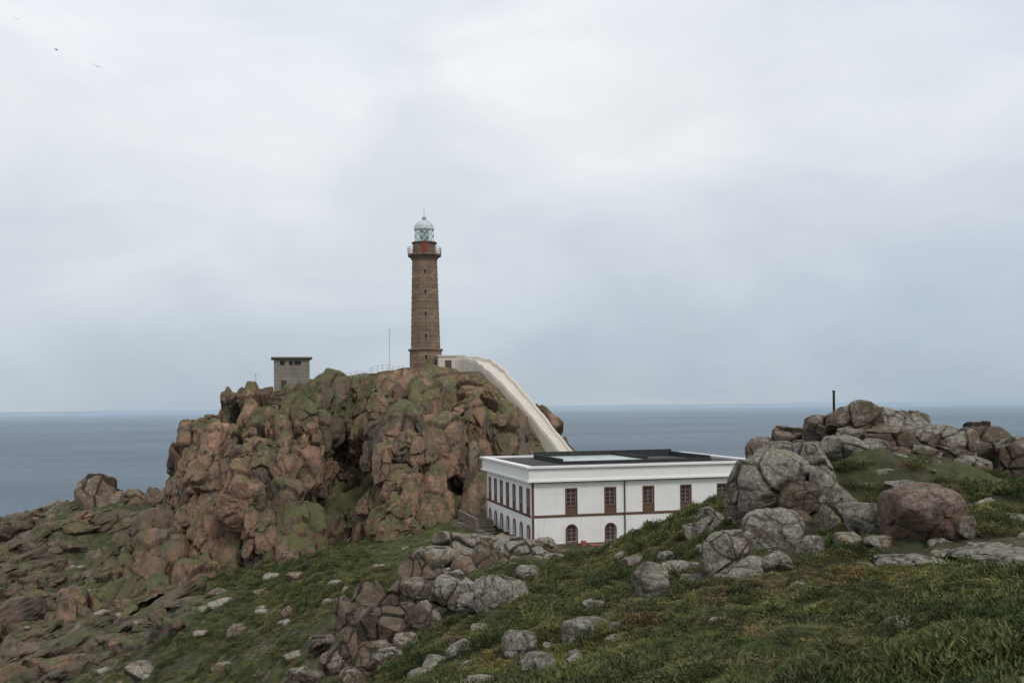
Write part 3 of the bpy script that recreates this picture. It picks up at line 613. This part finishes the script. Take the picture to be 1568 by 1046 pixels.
b=MB(); b.box(-1.9,2.2,-1.6,1.5,-2,1.7); b.obj('walls',M_galw,lodge)
b=MB(); b.box(-2.05,2.35,-1.75,1.65,1.7,1.9); b.obj('roof',wall_white('annex_roof',.6,(.6,.57,.52)),lodge)
b=MB(); b.box(-.9,.1,-1.66,-1.5,-.2,1.1); b.obj('door',plain('brown_door',(.10,.075,.055),.7),lodge)

# ------------------------------------------------------------------ concrete hut
hut=empty('concrete_hut',(HUT[0],HUT[1],HUT[2]),math.radians(14))
M_conc=stone_mat('hut_concrete',(.255,.225,.188),(.225,.20,.168),(.17,.15,.13),2.0,.55,False,2.5,.6)
w=2.6;hh=4.9
b=MB(); b.box(-w,w,-2.0,2.0,-3,hh-.95); b.box(-w,w,-2.0,2.0,hh-.3,hh)
for x0,x1 in ((-w,-1.75),(-1.05,-.45),(.15,.35),(1.35,w)): b.box(x0,x1,-2.0,2.0,hh-.95,hh-.3)
b.obj('walls',M_conc,hut)
b=MB(); b.box(-w-.4,w+.4,-2.4,2.4,hh,hh+.26); b.obj('flat_roof',plain('hut_roof',(.10,.09,.08),.9),hut)
b=MB(); b.box(-w+.1,w-.1,-1.85,1.85,hh-.95,hh-.3); b.obj('window_glass',M_darkglass,hut)
b=MB(); b.box(-1.6,-.8,-2.04,-1.9,-.3,1.7); b.obj('door',plain('hut_door',(.06,.05,.045),.7),hut)

# ------------------------------------------------------------------ white two-storey building
bd=empty('white_two_storey_building',(AX,AY,ZB),TH)
M_brown=plain('brown_paint',(.125,.068,.05),.7,.25,3); M_shut=plain('window_frames_brown',(.24,.15,.13),.6,.2,3); M_pane=plain('window_pane',(.06,.055,.055),.15,.3,1)
M_fascia=wall_white('cornice_white',.35,(.80,.79,.76))
HT=6.3
def wall_open(b,L,ops,y0,y1,z0,z1):
    xs=sorted({0,L,*[o[0] for o in ops],*[o[1] for o in ops]}); zs=sorted({z0,z1,*[o[2] for o in ops],*[o[3] for o in ops]})
    for i in range(len(xs)-1):
        run=None
        for j in range(len(zs)-1):
            xm=(xs[i]+xs[i+1])/2; zm=(zs[j]+zs[j+1])/2
            if any(o[0]<xm<o[1] and o[2]<zm<o[3] for o in ops):
                if run is not None: b.box(xs[i],xs[i+1],y0,y1,run,zs[j]); run=None
            elif run is None: run=zs[j]
        if run is not None: b.box(xs[i],xs[i+1],y0,y1,run,z1)
def facade(L,centers,tf,tag,hw=.5):
    W_=MB();B_=MB();S_=MB();Pn=MB(); ops=[]
    for c in centers: ops+= [(c-hw,c+hw,3.85,5.5),(c-hw,c+hw,.35,1.95)]
    wall_open(W_,L,ops,0,.35,-2.5,HT)
    for c in centers:
        e=.13
        B_.box(c-hw-e,c-hw,-.035,.1,3.06,5.5+e); B_.box(c+hw,c+hw+e,-.035,.1,3.06,5.5+e); B_.box(c-hw,c+hw,-.035,.1,5.5,5.5+e); B_.box(c-hw,c+hw,-.06,.1,3.75,3.85); B_.box(c-hw,c+hw,-.02,.1,3.06,3.75)
        Pn.box(c-hw,c+hw,.2,.24,3.85,5.5); Pn.box(c-hw,c+hw,.2,.24,.35,1.95)
        for z0,z1 in ((3.85,5.5),(.35,1.95)):
            S_.box(c-hw,c-hw+.09,.13,.195,z0,z1); S_.box(c+hw-.09,c+hw,.13,.195,z0,z1); S_.box(c-.05,c+.05,.13,.195,z0,z1)
            for q in range(1,4): zz=z0+(z1-z0)*q/4; S_.box(c-hw+.09,c-.05,.14,.19,zz-.03,zz+.03); S_.box(c+.05,c+hw-.09,.14,.19,zz-.03,zz+.03)
            S_.box(c-hw+.09,c-.05,.13,.195,z1-.09,z1); S_.box(c+.05,c+hw-.09,.13,.195,z1-.09,z1)
        n=8; za=1.95-hw
        for sgn in (-1,1):
            arc=[(c+sgn*hw*math.cos(t*math.pi/2/n),za+hw*math.sin(t*math.pi/2/n)) for t in range(n+1)]
            W_.extr([(c+sgn*hw,1.95)]+arc[::1],.003,.12)
        outer=[(c-(hw+e)*math.cos(t*math.pi/16),za+(hw+e)*math.sin(t*math.pi/16)) for t in range(17)]; inner=[(c-hw*math.cos(t*math.pi/16),za+hw*math.sin(t*math.pi/16)) for t in range(17)]
        for t in range(16): B_.extr([outer[t],outer[t+1],inner[t+1],inner[t]],-.035,.0)
        B_.box(c-hw-e,c-hw,-.035,.0,.35,za); B_.box(c+hw,c+hw+e,-.035,.0,.35,za); B_.box(c-hw-e,c+hw+e,-.06,.0,.22,.35)
    B_.box(-.03,L+.03,-.045,-.001,2.80,3.05); B_.box(0,.24,-.04,-.001,-.5,2.80); B_.box(0,.24,-.04,-.001,3.05,HT-.12); B_.box(-.04,L+.04,-.06,-.001,HT-.12,HT-.002)
    B_.box(.24,L,-.03,-.001,-.5,.18)
    W_.obj('walls_'+tag,M_wall,bd,tf=tf); B_.obj('brown_trim_'+tag,M_brown,bd,tf=tf); S_.obj('window_frames_'+tag,M_shut,bd,tf=tf); Pn.obj('panes_'+tag,M_pane,bd,tf=tf)
facade(BL,[4.05+4.05*k for k in range(5)],lambda p:p,'front')
facade(BW-.72,[1.8+2.85*k for k in range(7)],lambda p:(p[1],(BW-.36)-p[0],p[2]),'side')
b=MB(); b.box(0,BL,BW-.35,BW,-2.5,HT); b.box(BL-.35,BL,.36,BW-.36,-2.5,HT); b.obj('walls_rear',M_wall,bd)
b=MB(); o_=.5; b.box(-o_,BL+o_,-o_,.4,HT,HT+.18); b.box(-o_,BL+o_,BW-.4,BW+o_,HT,HT+.18); b.box(-o_,.4,.4,BW-.4,HT,HT+.18); b.box(BL-.4,BL+o_,.4,BW-.4,HT,HT+.18)
o_=.35; t0=HT+.18; t1=HT+1.35
b.box(-o_,BL+o_,-o_,.1,t0,t1); b.box(-o_,BL+o_,BW-.1,BW+o_,t0,t1); b.box(-o_,.1,.1,BW-.1,t0,t1); b.box(BL-.1,BL+o_,.1,BW-.1,t0,t1)
o_=.6; t2=HT+1.55
b.box(-o_,BL+o_,-o_,.15,t1,t2); b.box(-o_,BL+o_,BW-.15,BW+o_,t1,t2); b.box(-o_,.15,.15,BW-.15,t1,t2); b.box(BL-.15,BL+o_,.15,BW-.15,t1,t2)
b.obj('cornice',M_fascia,bd)
b=MB(); b.box(.1,BL-.1,.1,BW-.1,t1-.35,t1-.05); b.obj('flat_roof',plain('roof_felt',(.06,.06,.06),.9,.3,.5),bd)
b=MB(); b.box(5,22,6.2,6.45,t1-.05,t2+.05); b.box(5,22,17.2,17.45,t1-.05,t2+.55); b.box(5,5.25,6.45,17.2,t1-.05,t2+.3); b.box(21.75,22,6.45,17.2,t1-.05,t2+.3); b.box(14.5,14.7,6.45,17.2,t1-.05,t2+.35); b.obj('lightwell_curb',plain('dark_curb',(.04,.04,.042),.7),bd)
b=MB(); b.box(5.25,14.5,6.45,17.2,t1,t2+.02); b.obj('skylight',plain('skylight_panel',(.42,.47,.46),.3,.2,.5),bd)  # sky reflection in the glass painted as a pale panel colour
b=MB(); b.bar((9.6,-.1,-.2),(9.6,-.1,HT),.07,6); b.obj('downpipe',M_brown,bd)
b=MB(); b.box(5.6,7.2,-1.4,-.5,-.05,.12); b.box(4.8,5.2,-1.1,-.6,-.05,.5); b.obj('entrance_step',plain('red_tiles',(.28,.10,.08),.8),bd)
M_rub=stone_mat('rubble_wall',(.24,.185,.145),(.17,.14,.11),(.08,.07,.05),.6,.3,False)
b=MB(); b.box(-3.4,-.9,13,18.5,-2,1.2); 
for k in range(6): b.box(-3.2,-1.1,13-.45*(k+1),13-.45*k,-2,1.2-.2*(k+1))
b.box(-3.7,-3.4,9,19,-2,1.9); b.obj('side_terrace_steps',M_rub,bd)
b=MB()
for k in range(14):
    f=k/14; xx=-6.5+f*4.9; yy=113-f*13; b.prism(4,.62,.58,-16,-12.9-.4*f+.05*(k%2),math.radians(25),xx,yy)
b.obj('stone_boundary_wall',M_rub)

# ------------------------------------------------------------------ small things
M_galv=plain('galvanised',(.45,.45,.43),.5,.1,3)
rl=MB(); prev=None
for px in range(482,625,8):
    p=np.array(S(px,574-(px-482)*0.012,149)); i=np.argmin(((VV[:,:2]-p[:2])**2).sum(1)); zz=min(max(VV[i][2],p[2]-.9),p[2]+.3)
    top=(p[0],p[1],zz+1.1); rl.bar((p[0],p[1],zz-.6),top,.045,4)
    if prev: rl.bar(prev,top,.03,4); rl.bar((prev[0],prev[1],prev[2]-.5),(top[0],top[1],top[2]-.5),.025,4)
    prev=top
rl.obj('plateau_railing',M_galv)
p=S(597,572,152); b=MB(); b.bar((p[0],p[1],p[2]-1),(p[0],p[1],p[2]+7),.05,5); b.bar((p[0]-.3,p[1],p[2]+6.4),(p[0]+.3,p[1],p[2]+6.4),.03,4); b.obj('antenna_mast',M_galv)
p=S(392,602,148); b=MB(); b.bar((p[0],p[1],p[2]-1),(p[0],p[1],p[2]+2.9),.05,5); b.bar((p[0]-.4,p[1],p[2]+2.6),(p[0]+.4,p[1],p[2]+2.6),.03,4); b.obj('weather_mast',M_galv)
p=S(1277,640,41); b=MB(); b.prism(8,.06,.05,p[2]-.8,p[2]+1.08,0,p[0],p[1]); b.prism(8,.07,.07,p[2]+1.08,p[2]+1.13,0,p[0],p[1]); b.prism(8,.11,.11,p[2]-.8,p[2]+.12,0,p[0],p[1]); b.obj('marker_post',plain('dark_post',(.03,.028,.027),.8))
def gull(loc,span,bank,yaw):
    b=MB(); prof=[(-.5,.012),(-.4,.05),(-.2,.085),(0,.1),(.2,.085),(.33,.05),(.4,.055),(.46,.04),(.55,.006)]
    n=8
    for i,(y_,r_) in enumerate(prof):
        for k in range(n): a=2*math.pi*k/n; b.v.append((r_*math.cos(a),y_,r_*.9*math.sin(a)))
    for i in range(len(prof)-1):
        for k in range(n): b.f.append((i*n+k,i*n+(k+1)%n,(i+1)*n+(k+1)%n,(i+1)*n+k))
    for s in (-1,1):
        st=[(0.05,.20,-.14,.03),(.45,.24,-.06,.26),(.8,.16,-.05,.26),(1.25,-.12,-.2,.05)]; o=len(b.v)
        for x_,f_,r_,z_ in st: b.v+=[(s*x_,f_,z_+.012),(s*x_,r_,z_+.012),(s*x_,r_,z_-.012),(s*x_,f_,z_-.012)]
        for i in range(3):
            for k in range(4): b.f.append((o+i*4+k,o+i*4+(k+1)%4,o+(i+1)*4+(k+1)%4,o+(i+1)*4+k))
    o=len(b.v); b.v+=[(-.05,-.42,.02),(.05,-.42,.02),(.11,-.68,.02),(-.11,-.68,.02)]; b.f.append((o,o+1,o+2,o+3))
    ob=b.obj('seagull',plain('gull_feathers',(.14,.14,.14),.8,.4,3),smooth=True); ob.scale=(span/2.5,)*3; ob.location=loc; ob.rotation_euler=(.5,bank,yaw)
gull(S(149,103,130),1.4,.35,.5); gull(S(86,77,165),1.3,-.3,2.5); gull(S(25,30,190),1.3,.2,.4)

# ------------------------------------------------------------------ sky / light
wd=bpy.data.worlds.new('World'); scn.world=wd; wd.use_nodes=True; nt=wd.node_tree; nt.nodes.clear(); L=nt.links.new
EL=math.radians(50); AZ=math.radians(148)
out=nt.nodes.new('ShaderNodeOutputWorld'); mixs=nt.nodes.new('ShaderNodeMixShader'); mixs.inputs[0].default_value=.92
b1=nt.nodes.new('ShaderNodeBackground'); b1.inputs[1].default_value=.08; b2=nt.nodes.new('ShaderNodeBackground'); b2.inputs[1].default_value=1.03
sk=nt.nodes.new('ShaderNodeTexSky'); sk.sky_type='NISHITA'; sk.sun_disc=False; sk.sun_elevation=EL; sk.sun_rotation=AZ; L(sk.outputs[0],b1.inputs[0])
tc=nt.nodes.new('ShaderNodeTexCoord'); sp=nt.nodes.new('ShaderNodeSeparateXYZ'); L(tc.outputs['Generated'],sp.inputs[0])
rp=nt.nodes.new('ShaderNodeValToRGB'); L(sp.outputs[2],rp.inputs[0]); e=rp.color_ramp.elements
e[0].position=0.0; e[0].color=(.47,.54,.605,1); e[1].position=1.0; e[1].color=(1.0,1.0,1.0,1)
for ps,c in ((.04,(.51,.57,.635)),(.12,(.62,.67,.73)),(.22,(.75,.78,.82)),(.34,(.86,.88,.91))):
    q=rp.color_ramp.elements.new(ps); q.color=(*c,1)
def cloud(scl,rot,sc,det,lo,hi,dist):
    mp=nt.nodes.new('ShaderNodeMapping'); mp.inputs['Scale'].default_value=scl; mp.inputs['Rotation'].default_value=rot; L(tc.outputs['Generated'],mp.inputs[0])
    ns=nt.nodes.new('ShaderNodeTexNoise'); ns.inputs['Scale'].default_value=sc; ns.inputs['Detail'].default_value=det; ns.inputs['Roughness'].default_value=.5; ns.inputs['Distortion'].default_value=dist; L(mp.outputs[0],ns.inputs[0])
    mr=nt.nodes.new('ShaderNodeMapRange'); mr.inputs['From Min'].default_value=lo; mr.inputs['From Max'].default_value=hi; L(ns.outputs[0],mr.inputs[0]); return mr.outputs[0]
def wmix(f,a,b,bt='MIX'):
    m=nt.nodes.new('ShaderNodeMix'); m.data_type='RGBA'; m.blend_type=bt
    if isinstance(f,float): m.inputs[0].default_value=f
    else: L(f,m.inputs[0])
    for i,v in ((6,a),(7,b)):
        if isinstance(v,tuple): m.inputs[i].default_value=(*v,1)
        else: L(v,m.inputs[i])
    return m.outputs[2]
c1=wmix(cloud((1.0,1.0,2.6),(0,.45,0),1.6,5,.34,.66,.3),(.79,.84,.91),(1.09,1.08,1.06))
c2=wmix(cloud((1.0,1.0,2.2),(0,-.35,.3),4.2,6,.35,.65,.6),(.92,.93,.95),(1.055,1.055,1.05))
sky=wmix(1.0,wmix(1.0,rp.outputs[0],c1,'MULTIPLY'),c2,'MULTIPLY'); L(sky,b2.inputs[0])
L(b1.outputs[0],mixs.inputs[1]); L(b2.outputs[0],mixs.inputs[2]); L(mixs.outputs[0],out.inputs[0])
sl=bpy.data.lights.new('sun','SUN'); sl.energy=1.3; sl.angle=math.radians(14); sl.color=(1,.96,.90); so=link(bpy.data.objects.new('sun',sl))
dirv=Vector((math.sin(AZ)*math.cos(EL),math.cos(AZ)*math.cos(EL),math.sin(EL))); so.rotation_euler=dirv.to_track_quat('Z','Y').to_euler(); so.location=(0,0,60)

scn.view_settings.view_transform='Standard'; scn.view_settings.look='None'; scn.view_settings.exposure=0
cd=bpy.data.cameras.new('camera'); cd.lens=35; cd.sensor_width=36; cd.shift_y=98/1568; cd.clip_start=.1; cd.clip_end=200000
co=link(bpy.data.objects.new('camera',cd)); co.matrix_world=Matrix.Rotation(math.pi/2,4,'X')@Matrix.Rotation(-ROLL,4,'Z'); scn.camera=co
